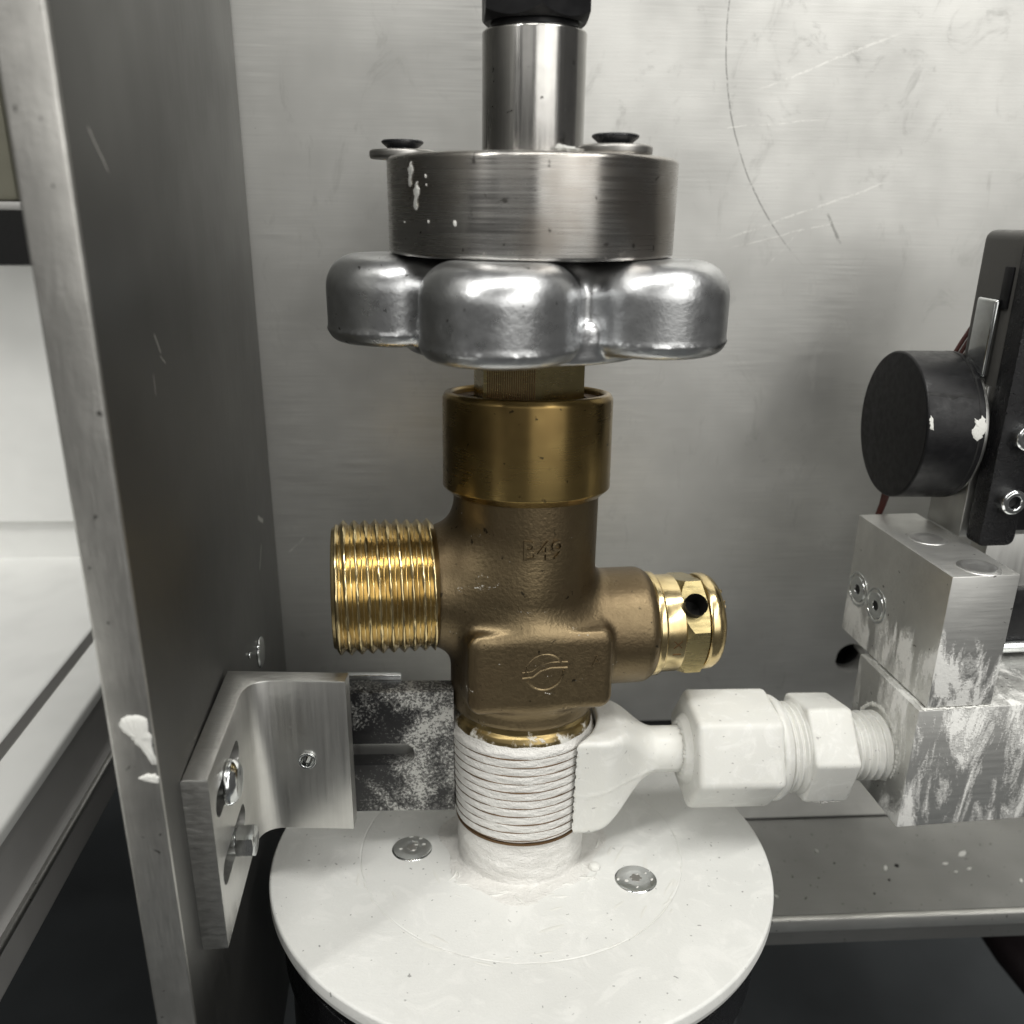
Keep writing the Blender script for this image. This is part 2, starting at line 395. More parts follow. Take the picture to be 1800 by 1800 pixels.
# signed distance surfaces
def smin(a, b, k): h = np.clip(.5+.5*(b-a)/k, 0, 1); return b*(1-h)+a*h-k*h*(1-h)
def smax(a, b, k): return -smin(-a, -b, k)
def sd_round_ext(d2, z, z0, z1, rt, rb):
    zm = (z0+z1)/2; r = np.where(z > zm, rt, rb)
    dz = np.where(z > zm, z-z1, z0-z)
    a = np.maximum(d2+r, 0); b = np.maximum(dz+r, 0)
    return np.minimum(np.maximum(d2+r, dz+r), 0)+np.hypot(a, b)-r
def surf(f, lo, hi, h):
    """surface nets over a signed distance function, snapped onto the surface"""
    ax = [np.arange(l, u+h, h) for l, u in zip(lo, hi)]
    G = np.meshgrid(*ax, indexing='ij'); D = f(*G); n = np.array(D.shape)
    c = [D[i:n[0]-1+i, j:n[1]-1+j, k:n[2]-1+k] for i in (0,1) for j in (0,1) for k in (0,1)]
    off = [(i,j,k) for i in (0,1) for j in (0,1) for k in (0,1)]
    acc = np.zeros(tuple(n-1)+(3,)); cnt = np.zeros(tuple(n-1))
    for a in range(8):
        for b in range(a+1, 8):
            d = np.subtract(off[b], off[a])
            if abs(d).sum() != 1: continue
            m = (c[a] < 0) != (c[b] < 0); 
            t = np.where(m, c[a]/np.where(m, c[a]-c[b], 1), 0)
            for q in range(3): acc[..., q] += np.where(m, off[a][q]+t*d[q], 0)
            cnt += m
    act = cnt > 0; idx = np.full(act.shape, -1); idx[act] = np.arange(act.sum())
    ii = np.argwhere(act); V = (ii+acc[act]/cnt[act][:, None])*h+np.array(lo)
    F = []
    for q in range(3):
        o1, o2 = (q+1) % 3, (q+2) % 3
        sl = [slice(1, n[k]-1) for k in range(3)]; sl[q] = slice(0, n[q]-1); s2 = list(sl); s2[q] = slice(1, n[q])
        A = D[tuple(sl)] < 0; B = D[tuple(s2)] < 0
        P = np.argwhere(A != B); base = P.copy(); base[:, o1] += 1; base[:, o2] += 1
        def g(a, b):
            z = base.copy(); z[:, o1] -= a; z[:, o2] -= b; return idx[z[:,0], z[:,1], z[:,2]]
        Q = np.stack([g(1,1), g(0,1), g(0,0), g(1,0)], 1)
        fl = ~A[tuple(P.T)]; Q[fl] = Q[fl][:, ::-1]
        F.append(Q)
    F = np.concatenate(F)
    e = h*.05
    for _ in range(3):
        x, y, z = V.T; d = f(x, y, z)
        g = np.stack([f(x+e,y,z)-f(x-e,y,z), f(x,y+e,z)-f(x,y-e,z), f(x,y,z+e)-f(x,y,z-e)], 1)/(2*e)
        st = -(d/np.maximum((g**2).sum(1), .2))[:, None]*g; L = np.linalg.norm(st, axis=1, keepdims=True)
        V = V+st*np.minimum(1, .45*h/np.maximum(L, 1e-9))
    return V, F.tolist()
def text_mesh(txt, size, depth):
    cu = bpy.data.curves.new('lettering', 'FONT'); cu.body = txt; cu.size = size; cu.align_x = 'CENTER'; cu.align_y = 'CENTER'
    cu.extrude = depth/2; cu.bevel_depth = 0.0; cu.resolution_u = 3
    o = bpy.data.objects.new('lettering', cu); col.objects.link(o); bpy.context.view_layer.update()
    me = bpy.data.meshes.new_from_object(o.evaluated_get(bpy.context.evaluated_depsgraph_get()))
    V = np.array([tuple(v.co) for v in me.vertices]); F = [tuple(p.vertices) for p in me.polygons]
    bpy.data.objects.remove(o); bpy.data.curves.remove(cu); bpy.data.meshes.remove(me)
    return V, F

# ================================================================== the setting
BETA = R(4)
PB = (-73.5, 58, 0)                                  # where the side plate meets the back panel
MP = rotz(BETA, PB)                                  # panel frame: x along the panel, y into it
alone('back_wall', xf(box(-420, 300, 330, 340, -330, 330), Matrix.Identity(4)), 'hole', kind='structure')
alone('floor', box(-500, 400, -330, 330, -345, -335), 'floor', kind='structure')
p = Thing('back_panel', 'large brushed aluminium sheet with scratches standing behind the brass valve', 'panel', PB)
poly = [(-6,140),(330,140),(330,-187.4),(136,-187.4),(136,-147),(-6,-147)]
pan = p.part('sheet', xf(xf(prism([(x,z) for x, z in poly], 0, 5), Matrix(((1,0,0,0),(0,0,1,0),(0,1,0,0),(0,0,0,1)))), MP), 'panel')
p.o.rotation_euler = (0,0,0)
# panel hole (beside the mounting block)
ph = xf(xf(lathe([(0,-2),(5.2,-2),(5.2,9),(0,9)], 40), frame((181.5,0,-125.0),(1,0,0),(0,1,0))), Matrix.Rotation(BETA,4,'Z'))
cut(pan, ph)
# the panel's material reads object space, so give it the panel's own axes
def reframe(o, ang):
    me = o.data; Mi = Matrix.Rotation(-ang, 4, 'Z'); me.transform(Mi); o.rotation_euler = (0,0,ang)
reframe(pan, BETA)
p.part('hole_shade_cup', xf(join(lathe([(5.18,5.2),(5.18,14),(0,14)], 40)), MP @ frame((181.5,0,-125.0),(1,0,0),(0,1,0))), 'hole')  # black cup paints the shade inside the panel hole

hl = lathe([(4.95,.15),(5.12,.05),(5.12,8.5),(4.95,8.5)], 40)
hlv = [f for f in hl[1] if sum(hl[0][i][1] for i in f)/len(f) < 1.0]
p.part('hole_lip', xf((hl[0], hlv), MP @ frame((181.5,0,-125.0),(1,0,0),(0,1,0))), 'flake')
# shelf under the panel, right of the disc
sh = Thing('lower_shelf', 'grey aluminium ledge below the mounting blocks, flecked with white paste', 'shelf', (66,30,-188))
MS = rotz(BETA, (66,24.5,-188))
sh.part('ledge', xf(box(-8,190,0,46,-4,0,.0), MS), 'shelf')
sh.part('front_edge', xf(box(-8,190,-2.2,-.02,-4.5,.15,.6), MS), 'lip')
sh.part('apron', xf(box(-8,190,-1.2,.6,-10,-4.55), MS), 'shelf')
fl = []
for (x, y, r_) in ((147,53.8,1.1),(139.2,49.1,.6),(118.8,46.5,.7),(146,47,.5),(141,45.5,.35),(160,42,.5),(76,36,.5),(80,33.5,.4),(99,54,.4)):
    a = random.uniform(0,3); n = 7
    fl.append(xf(prism([(r_*(1.5 if k%3==0 else 1)*math.cos(k*6.283/n)*1.3, r_*.8*math.sin(k*6.283/n)) for k in range(n)], 0, .35), rotz(a,(x,y-.5,-187.98))))
sh.part('paste_flakes', join(*fl), 'flake')['kind'] = 'stuff'
fl = [xf(lathe([(0,0),(r_,0),(r_*.7,.3),(0,.35)], 8), Matrix.Translation((x,y,-187.98))) for x,y,r_ in ((123,47.5,.75),(118,41,.45),(103,48,.3),(111,35,.3))]
sh.part('dark_specks', join(*fl), 'hole')['kind'] = 'stuff'

# dark hose lump far down on the right
alone('hose', tube([(176,84,-238),(181,66,-241),(190,48,-247),(205,34,-255),(235,22,-270)], [5,7,8,8,8], 16), 'wire_dark', (190,48,-250), 'dark hose hanging in the shadow under the ledge at lower right', 'hose')

# left side: white enclosure seen past the plate
alone('white_wall', xf(join(box(-420,-60,0,6,-103,-9), box(-420,-60,2.5,6,-121,-103.1)), rotz(BETA,(0,140,0))), 'white_wall', kind='structure')
ob = Thing('motor_housing', 'olive grey cast housing above the white wall at the left edge', 'housing', (-190,108,40))
ob.part('body', xf(box(-90,32,0,25,-26,110,2), rotz(BETA,(-190,100,38))), 'olive')
ob.part('foot', xf(box(-90,34,-3,22,-28.5,-26.1,.8), rotz(BETA,(-190,100,38))), 'rail_grey')
# base tray and its side rail, running away along the plate
def rail(prof, y0, y1):
    V = []; n = len(prof)
    for y in (y0, y1): V += [(x-.1*y, y, z) for x, z in prof]
    F = [(i, i+1, n+i+1, n+i) for i in range(n-1)]
    return np.array(V), F
def rr(*p): return rprof(list(p), 1.2, 3)
alone('white_floor', rail(rr((-420,-118),(-420,-119),(-133,-119),(-132.4,-124)), -200, 148), 'white_wall', kind='structure')
rl = Thing('side_rail', 'long grey and white channel rail running along the left of the plate', 'rail', (-120,0,-130))
rl.part('groove', rail(rr((-132.5,-119),(-132.3,-123.5),(-129.6,-123.5),(-129.3,-118.6)), -200, 160), 'rail_grey')
rl.part('top_flange', rail(rr((-129.4,-122),(-129.4,-118.6),(-117,-118.6),(-116.8,-121.5)), -200, 160), 'rail_white')
rl.part('web', rail(rr((-117.4,-119.4),(-117.4,-137.4),(-115.2,-139.4),(-115.2,-141)), -200, 160), 'rail_grey')
rl.part('lip', rail(rr((-117.4,-138.6),(-114.6,-138.6),(-114.4,-140.2),(-117,-141.4)), -200, 160), 'lip')
rl.part('skirt', rail(rr((-117.2,-141),(-117.2,-154),(-125,-154.5)), -200, 160), 'rail_grey')

# the valve and the stand below it lean back a little as one
TV = Matrix.Translation((0,0,-80)) @ Matrix.Rotation(-.09, 4, 'X') @ Matrix.Translation((0,0,80))
TD = TV @ Matrix.Translation((0,0,2.9))
def leaning(t, M, skip=()):
    raw = t.part
    t.part = lambda name, vf, mat, *a, **k: raw(name, vf if name in skip else xf(vf, M), mat, *a, **k)
# ================================================================== side plate
PLA = math.atan(15.5/123.7)
def plate_pt(t, d, z):                                # t along depth from the front edge, d out of the face
    c, s_ = math.cos(PLA), math.sin(PLA)
    return Vector((-58-s_*t+c*d, -65.7+c*t+s_*d, z))
def plate_M(): 
    c, s_ = math.cos(PLA), math.sin(PLA)
    return Matrix(((c,-s_,0,-58),(s_,c,0,-65.7),(0,0,1,0),(0,0,0,1)))     # local x out of face, local y depth
PM = plate_M()
sp = Thing('side_plate', 'tall metal plate left of the valve, its face coloured dark for shade, with bright machined front edge', 'plate', (-58,-65.7,0))
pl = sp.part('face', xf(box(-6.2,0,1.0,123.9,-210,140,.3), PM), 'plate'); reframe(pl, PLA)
e_ = sp.part('front_edge', xf(box(-6.5,.12,-.05,.98,-210,140,.48,3), PM), 'edge')
# bolt end in the plate near the bracket
sp.part('stud', xf(lathe(rprof([(0,0),(4.1,0),(4.1,.5),(3.6,.8),(0,.8)],.2), 36), PM @ frame((0,86.0,-98.4),(0,1,0),(1,0,0))), 'zinc')
sp.part('pin', xf(lathe(rprof([(0,0),(.8,0),(.8,.6),(0,.6)],.2), 16), PM @ frame((0,72.6,-92),(0,1,0),(1,0,0))), 'zinc')
# thick white paint dabs on the front edge
def blob(outl, th, wob=.15):
    o2 = []
    for i, p in enumerate(outl):
        q = outl[(i+1) % len(outl)]; L = math.hypot(q[0]-p[0], q[1]-p[1])
        for k in range(4):
            t = k/4; o2.append((p[0]+(q[0]-p[0])*t+random.uniform(-.11,.11)*L, p[1]+(q[1]-p[1])*t+random.uniform(-.11,.11)*L))
    outl = o2
    n = len(outl); c = np.mean(outl, 0); V = []; F = []
    rings = [(1,0),(.93,.55),(.75,.9),(.4,1)]
    for f, h in rings: V += [(c[0]+(x-c[0])*f, c[1]+(y-c[1])*f, th*h*(1+random.uniform(-wob,wob))) for x, y in outl]
    V.append((c[0],c[1],th))
    for k in range(3):
        for i in range(n): j = (i+1)%n; F.append((k*n+i,k*n+j,(k+1)*n+j,(k+1)*n+i))
    for i in range(n): F.append((3*n+i,3*n+(i+1)%n,len(V)-1))
    return np.array(V), F
EM = PM @ Matrix(((1,0,0,0),(0,0,-1,-.03),(0,1,0,0),(0,0,0,1)))
sp.part('paint_dab', xf(blob([(-4.7,-64.2),(-4.4,-63),(-3.2,-62.4),(-1.6,-62.5),(-.4,-63.2),(-.2,-66),(-.1,-69),(0,-71.6),(-.6,-71.4),(-1.6,-69.4),(-2.6,-67.6),(-3.2,-66.2),(-4.3,-65)], .35), EM), 'flake')
sp.part('paint_dab', xf(blob([(-3,-73.8),(-2.2,-73.3),(-.6,-73.2),(0,-73.8),(0,-74.9),(-1.2,-74.9),(-2.4,-74.4)], .3), EM), 'flake')

# ================================================================== angle bracket
ab = Thing('angle_bracket', 'thick aluminium angle bracket with slots bolted to the dark side plate', 'bracket', (-50,-30,-118))
A0, A1, A2 = (-59.2,-56.0), (-63.3,-18.2), (-37.3,-18.2)
d1 = np.array(A1)-np.array(A0); d1 = d1/np.hypot(*d1); n1 = np.array([d1[1], -d1[0]])          # n1 points right
T = 4.6
d2 = (np.array(A2)-np.array(A1)); d2 = d2/np.hypot(*d2); n2 = np.array([d2[1], -d2[0]])
pin = None
B0 = np.array(A0)+n1*T; B2 = np.array(A2)+n2*3.9
# inner corner
Mx = np.array([d1, -d2]).T; t_ = np.linalg.solve(Mx, B2-B0); IC = B0+d1*t_[0]
fil = [tuple(IC-d1*6.5+(1-math.cos(q))*0) for q in (0,)]
f0, f1 = IC-d1*7, IC+d2*6
curve = [tuple((1-t)**2*f0+2*t*(1-t)*IC+t*t*f1) for t in np.linspace(0,1,9)]
outline = [A0, tuple(B0)]+curve+[tuple(B2), A2, A1]
outline = [tuple(map(float, q)) for q in outline][::-1]
bm_ = prism(outline, -119.6, -82, .35, 2, side_bev=False)
# the leg on the plate hangs a little lower with a rounded lower corner
br = ab.part('angle', bm_, 'bracket', 28)
ex = Vector((d1[0], d1[1], 0)); nx = Vector((n1[0], n1[1], 0))
def leg1(t, d, z): return Vector((A0[0],A0[1],0))+ex*t+nx*d+Vector((0,0,z))
def slot_cut(t0, t1, z, r_):
    M = Matrix(((ex.x,0,nx.x,A0[0]),(ex.y,0,nx.y,A0[1]),(0,1,0,0),(0,0,0,1)))
    return xf(prism(stadium(t0, t1, z, r_), -1, 8), M)
base = ab.base
def rel(vf): return np.asarray(vf[0])-np.array(base), vf[1]
br.data.materials.append(MAT['sawn'])
for p_ in br.data.polygons:
    if p_.normal.z > .7 or p_.normal.y < -.9 and p_.center.y*1000+base[1] < -52: p_.material_index = 1
LM = Matrix(((ex.x,0,nx.x,A0[0]),(ex.y,0,nx.y,A0[1]),(0,1,0,0),(0,0,0,1)))
hole2 = frame((-46.5,-23.5,-101.4),(1,0,0),(0,1,0))
cut(br, rel(slot_cut(5.5,20,-90.8,2.7)), rel(slot_cut(5.0,19.5,-105.6,2.7)), rel(xf(lathe([(0,-2),(2.0,-2),(2.0,8),(0,8)],28), hole2)))
ab.part('thread_insert', xf(lathe(rprof([(1.45,5),(1.45,.5),(1.6,.42),(1.95,.42),(1.95,5)],.1),28), frame((-46.5,-23.2,-101.4),(1,0,0),(0,1,0))), 'zinc')
for k in range(2):
    t, z = ((12.0,-91.3),(13.8,-106.6))[k]
    hd = LM @ Matrix.Translation((t, z, 0))
    if k == 0: b_ = ab.part('bolt', xf(lathe(rprof([(0,1.0),(2.5,1.0),(2.5,4.7),(4.3,4.7),(4.3,5.6),(3.2,7.0),(0,7.3)],[0,0,0,.2,.4,.9,0]), 36), hd), 'zinc', label='round head bolt in the upper slot')
    else: b_ = ab.part('bolt', join(xf(hexnut(3.3,.3,4.75,8.3,(.6,.6)), hd), xf(lathe(rprof([(0,1.0),(2.5,1.0),(2.5,4.74),(0,4.74)],.1),32), hd)), 'zinc', label='hexagon head bolt in the lower slot')
ab.part('slot_back', xf(join(box(3.2,22.4,-93,-88.2,-.6,.05), box(2.7,22,-107.6,-102.8,-.6,.05)), LM), 'black_metal')

# black slotted bar behind the bracket, clamping the thread
bb = Thing('clamp_bar', 'black slotted bar dusted with white powder between bracket and thread', 'clamp', (-28,-6,-124))
BM = rotz(R(3), (-41,-10.0,0))
bar = bb.part('bar', xf(box(0,25.3,0,5.5,-124.6,-92.2,.3), BM), 'black_bar')
slotM = BM @ Matrix(((1,0,0,0),(0,0,1,0),(0,1,0,0),(0,0,0,1)))
cut(bar, (np.asarray(xf(prism(stadium(-8,13.2,-108.6,2.9),-1,7), slotM)[0])-np.array(bb.base), prism(stadium(-8,13.2,-108.6,2.9),-1,7)[1]))
bb.part('slot_floor', xf(box(-1,15.6,4.3,4.6,-111.6,-105.6), BM), 'block_clean')
bb.part('backing_strip', xf(box(-1,13,5.55,7.2,-124,-90.9,.2), BM), 'zinc')

# ================================================================== vessel and round white base
vs = Thing('glass_vessel', 'dark glossy cylinder under the round white disc', 'vessel', (0,0,-330))
leaning(vs, TD)
vs.part('wall', lathe(rprof([(0,-330),(56,-330),(56,-147),(55,-146),(54,-146),(0,-146)],.4), 128), 'vessel')
vs.part('collar', lathe(rprof([(56.02,-160),(57.4,-160),(57.4,-150),(56.02,-150)],.4), 128), 'black_gloss')
rb = Thing('disc_stand', 'round white disc with two flat screws and pasted sleeve under the valve', 'base', (0,0,-145))
leaning(rb, TD)
Rd = 60.4
def disc_y(vf): return xf(vf, Matrix.Translation((.3,0,0)))
rb.part('disc', disc_y(lathe(rprof([(0,-145.0),(Rd-.6,-145.0),(Rd-.25,-143.7),(Rd-.1,-143.5),(Rd,-143.2),(Rd,-140.9),(Rd-.4,-140.5),(39.45,-140.5),(39.2,-140.62),(38.95,-140.5),(0,-140.5)],[0,.3,.1,.1,.1,.3,.3,.05,.05,.05,0],3), 192)), 'disc')
# pasted sleeve: lumpy cylinder blending into the disc
def sleeve(x, y, z):
    a = np.arctan2(y, x); r_ = np.hypot(x, y)
    lump = .12*np.sin(3*a+z*.5)+.10*np.sin(5*a-.9*z+1)+.07*np.sin(9*a+1.9*z+2*np.sin(2*a))+.05*np.sin(19*a-1.1*z+np.sin(5*a)*2)
    d = np.maximum(r_-15.3-lump*np.clip((-128-z)/6, .25, 1), z+126.6)
    fl_ = z+140.45-.12*np.exp(-((r_-16.6)/1.6)**2)*(1+.8*np.sin(5*a)+.5*np.sin(11*a+1))
    return np.maximum(smin(d, fl_, .3), r_-20.2-1.5*np.sin(3*a+.5)-np.sin(7*a))
rb.part('sleeve', surf(sleeve, (-26,-26,-142.2), (26,26,-125.5), .5), 'paste', 50)
def flat_screw(thing, x, y, a, seed, label=None):
    M = Matrix.Translation((x,y,-140.5)) @ Matrix.Rotation(a,4,'Z')
    s_ = thing.part('screw', xf(lathe(rprof([(0,-.4),(4.95,-.4),(4.95,.05),(4.6,.28),(2.6,.42),(2.0,.36),(0,.36)],.12), 40), M), 'zinc')
    drv = []
    for k in range(6): drv.append(xf(lathe([(0,.33),(.52,.33),(.45,.43),(0,.44)],10), M @ Matrix.Translation((.95*math.cos(k*math.pi/3),.95*math.sin(k*math.pi/3),0))))
    thing.part('drive_recess', join(*drv, xf(lathe([(0,.33),(.9,.33),(.9,.42),(0,.42)],14),M)), 'washer', parent=s_)
    # flecks of paste on the head
    fk = []
    rnd = random.Random(seed)
    for k in range(7):
        q = rnd.uniform(0,6.28); d = rnd.uniform(1.2,4.6); s0 = rnd.uniform(.25,.7)
        fk.append(xf(lathe([(0,.1),(s0,.1),(s0*.8,.42),(0,.48)],7), M @ Matrix.Translation((d*math.cos(q),d*math.sin(q),0)) @ Matrix.Diagonal((1,rnd.uniform(.4,1),1,1))))
    thing.part('paste_fleck', join(*fk), 'flake', parent=s_)['kind'] = 'stuff'
flat_screw(rb, -26.5,-2.4,.3,1); flat_screw(rb, 27.2,-12.3,.9,2)
rb.part('paste_crumb', xf(lathe(rprof([(0,0),(1.5,0),(1.2,.9),(.4,1.2),(0,1.2)],.2),9), Matrix.Translation((17.8,-8.5,-140.4))), 'flake')
smr = []
rnd = random.Random(8)
for k in range(30):
    q = rnd.uniform(-2.9,.2); d = rnd.choice([rnd.uniform(17,24), rnd.uniform(36,41), rnd.uniform(22,37)]); s0 = rnd.uniform(.3,1.2)
    smr.append(xf(lathe([(0,0),(s0,0),(s0*.6,.05),(0,.07)],9), Matrix.Translation((d*math.cos(q),d*math.sin(q),-140.5)) @ Matrix.Rotation(q+1.57+rnd.uniform(-.3,.3),4,'Z') @ Matrix.Diagonal((rnd.uniform(1.5,4),rnd.uniform(.3,.7),1,1))))
rb.part('paste_smear', join(*smr), 'flake')['kind'] = 'stuff'

rg = []
a = -2.95
while a < .1:
    da = rnd.uniform(.05,.22); r_ = 39.2+rnd.uniform(-.35,.35); n = 7
    rg.append(tube([(r_*math.cos(a+da*k/(n-1)), r_*math.sin(a+da*k/(n-1)), -140.52) for k in range(n)], [.02+.17*rnd.random()*math.sin(math.pi*k/(n-1)) for k in range(n)], 6))
    a += da*rnd.uniform(.6,1.3)
for k in range(16):
    a = rnd.uniform(-2.9,.3); r_ = 17.3+abs(rnd.gauss(0,2.2)); q = [(r_*math.cos(a), r_*math.sin(a))]; h = a+rnd.uniform(1.1,2.0)
    for m in range(5):
        h += rnd.uniform(-.5,.5); st_ = rnd.uniform(.5,1.3); q.append((q[-1][0]+st_*math.cos(h), q[-1][1]+st_*math.sin(h)))
    rg.append(tube([(x,y,-140.48) for x, y in q], [.05,.16+.2*rnd.random(),.22+.25*rnd.random(),.2+.2*rnd.random(),.15,.05], 6))
rb.part('paste_ridges', join(*rg), 'flake', 60)['kind'] = 'stuff'
# ================================================================== drive adapter above the handwheel
dr = Thing('drive_adapter', 'grey steel socket adapter with shaft and black nut clamped over the handwheel', 'adapter', (0,0,3.2))
dr.part('cap', lathe(rprof([(0,3.25),(27.6,3.25),(28.0,3.7),(28.0,20.2),(27.3,20.8),(0,20.8)],.35), 160), 'steel')
dr.part('shaft', lathe(rprof([(0,20.7),(9.75,20.7),(9.75,42.2),(9.2,42.7),(0,42.7)],.2), 96), 'shaft')
dr.part('socket_nut', hexnut(10.9, R(-90+6), 43.7, 78, (.9,.3)), 'black_metal')
dr.part('neck', lathe([(8.2,42.6),(8.2,43.8)], 64), 'black_metal')
sc_ = []
for (x, y) in ((-26.1,8.0),(14.6,-13.0)):
    M = Matrix.Translation((x,y,20.85))
    wsh = dr.part('washer', xf(lathe(rprof([(3.0,0),(6.4,0),(6.7,.4),(6.7,1.4),(6.3,1.75),(3.0,1.75)],.25), 48), M), 'washer')
    dr.part('screw', xf(join(lathe(rprof([(0,1.7),(2.9,1.7),(3.1,2.1),(4.2,3.0),(4.25,3.35),(3.9,3.6),(0,3.6)],.15), 40)), M), 'screw_black')
# dabs of white paint on the cap
def on_cyl(outl, az, z0, rad, th, wob=.2):
    V, F = blob(outl, th, wob); V = np.asarray(V)
    a = az+V[:,0]/rad; r_ = rad-.03+V[:,2]
    return np.stack([r_*np.cos(a), r_*np.sin(a), z0+V[:,1]], 1), F
for (dx, dz, w_, h_) in ((0,0,.9,2.2),(1.6,-3.6,1.05,2.5)):
    ol = [(w_*(.55+.45*math.sin(k*2.3))*math.cos(t)+.25*math.sin(t)*h_*.5, h_*math.sin(t)) for k, t in enumerate(np.linspace(0,6.283,15)[:-1])]
    dr.part('paint_dab', on_cyl([(x+dx,y+dz) for x, y in ol], R(-90-50), 17.2, 28, .3), 'flake')
dots = [on_cyl([(dx+r_*.6*math.cos(t)-.15*r_*math.sin(t), dz+r_*math.sin(t)) for t in np.linspace(0,6.283,8)[:-1]], R(-90-50), 17.2, 28, .18) for dx, dz, r_ in ((4.2,-.4,.35),(4.4,-1.8,.2),(10.6,-8,.55),(4.7,-7.8,.3),(-2.6,-8,.15))]
dr.part('paint_dots', join(*dots), 'flake')['kind'] = 'stuff'
ol = [(3.4,.25),(2,.5),(.2,.9),(-1.2,1.1),(-1.9,.5),(-1.6,-.2),(.5,-.25),(2.5,-.2)]
dr.part('paste_dab', xf(blob(ol, 1.2), Matrix.Translation((5.2,-24.0,20.9)) @ Matrix.Rotation(R(90),4,'X')), 'flake')

# ================================================================== the brass valve
VA = R(10)
VM = rotz(VA)                                         # valve frame: local x = right-hand port, -x = threaded outlet
vl = Thing('cylinder_valve', 'brass gas cylinder valve with threaded outlet and lobed aluminium handwheel', 'valve', (0,0,-127))
leaning(vl, TV, ('handwheel',))
# handwheel
HA = [R(-102+72*k) for k in range(5)]
def wheel(x, y, z):
    r_ = np.hypot(x, y)
    d = r_-23.6
    for a in HA: d = smin(d, np.hypot(x-26.6*math.cos(a), y-26.6*math.sin(a))-14.1, 3.2)
    m = sd_round_ext(d, z, -13.6, 3.15, 6.4, 2.6)
    hub = sd_round_ext(r_-25.5, z, -15.2, -8, 1, 1.2)
    rid = .22*np.exp(-((z+11.2)/.35)**2)
    m = m-rid
    d2 = np.where(z > 0, 1, 1)
    return smin(m, hub, 1.2)*d2
hv = surf(wheel, (-43,-43,-16.2), (43,43,4.0), .62)
hw = vl.part('handwheel', hv, 'cast', 60)
# gland nut with knurled flat
gn = vl.part('gland_nut', hexnut(12.5, R(-78), -31, -13.6, (.5,.3)), 'brass_hex', 25)
ln = []
ca, cb = R(-138), R(-78); pa = Vector((12.5*math.cos(ca),12.5*math.sin(ca),0)); pb_ = Vector((12.5*math.cos(cb),12.5*math.sin(cb),0)); nn = (pa+pb_).normalized()
for k in range(22):
    q = pa.lerp(pb_, (k+2.0)/26)
    ln.append(tube([tuple(q+Vector((0,0,-16))), tuple(q+Vector((0,0,-27+ .8*math.sin(k))))], .13, 6))
vl.part('knurl', join(*ln), 'brown_ridge', parent=gn)['kind'] = 'stuff'
vl.part('recess_shade', lathe([(12.9,-26.7),(16.2,-26.6)],96), 'brown_ridge')  # dark brown ring puts shade into the gap between collar and gland nut
vl.part('collar', lathe(rprof([(15.2,-47.4),(16.6,-47.4),(18.5,-45.7),(18.5,-26.4),(17.9,-25.4),(16.9,-25.2),(16.3,-25.7),(16.3,-26.9),(0,-27.2)],[0,.2,.2,.4,.3,.3,.3,.2,0]), 128), 'brass_turned')
# forged body
def body(x, y, z):
    r_ = np.hypot(x, y)
    colr = sd_round_ext(r_-(16.15-.25*np.clip((-z-46)/20,0,1)), z, -84, -46.4, .6, 4)
    low = sd_round_ext(r_-(16.9-.9*np.clip((-z-94)/9,0,1)), z, -98.2, -72, 3, 1.2)
    out_ = np.hypot(y, z+68.6)-13.3; out_ = sd_round_ext(out_, -x, 0, 20.9, .8, 2)
    rel_ = np.hypot(y, z+80.4); taper = 13.6
    rel_ = smax(rel_-taper, np.maximum(x-29.5, -x), 2.6)
    rel2 = (np.hypot(y, z+80.4)+.62*(x-29.5)-12.5)*.85; rel_ = smax(rel_, rel2, .8)
    q = [np.abs(x-.9)-15.9+3., np.abs(y+8.5)-10.4+3., np.abs(z+83.6)-9.2+3.]
    bx = np.sqrt(sum(np.maximum(k,0)**2 for k in q))+np.minimum(np.maximum(np.maximum(q[0],q[1]),q[2]),0)-3.
    # sharper front edge
    bx = smax(bx, (-y-18.2), 1.6)
    d = smin(colr, low, 3); d = smin(d, out_, 7.5); d = smin(d, rel_, 3.5); d = smin(d, bx, 2.4)
    return d
bv = xf(surf(body, (-22.5,-20,-104.6), (33.5,19,-45.2), .55), VM)
bd = vl.part('body', bv, 'brass_cast', 60)
# raised foundry mark B49 on the column
tv, tf = text_mesh('B49', 6.0, .6)
tv = np.asarray(tv); tx = tv[:,0]*.98+.9; tz = tv[:,1]-56.8; ty = -np.sqrt(np.maximum(16.05**2-tx**2, 1))-tv[:,2]-.34
vl.part('foundry_mark', xf((np.stack([tx,ty,tz],1), tf), VM), 'brass_cast', 25, parent=bd)
# emblem: ring cut by a stepped bar
def arc(a0, a1, r_, n=20): return [(1.35+r_*math.cos(t), -18.12, -83.0+r_*math.sin(t)) for t in np.linspace(a0,a1,n)]
em = [tube(arc(R(24),R(186),4.1), .27, 6), tube(arc(R(206),R(362),4.1), .27, 6),
      tube([(-3.5,-18.12,-84.2),(-1.2,-18.12,-84.0),(.6,-18.12,-82.6),(2.8,-18.12,-82.1),(6.3,-18.12,-82.2)], .27, 6),
      tube([(-3.5,-18.12,-82.9),(-1.4,-18.12,-82.7),(.4,-18.12,-81.3),(2.8,-18.12,-80.8),(6.3,-18.12,-80.9)], .2, 6)]
vl.part('emblem', xf(join(*em), VM), 'brass_cast', parent=bd)
tv, tf = text_mesh('A', 3.2, .3); tv = np.asarray(tv)
vl.part('foundry_mark', xf((np.stack([tv[:,0]+12.8, -18.15-tv[:,2], tv[:,1]-81.2],1), tf), VM), 'brass_cast', 25, parent=bd)
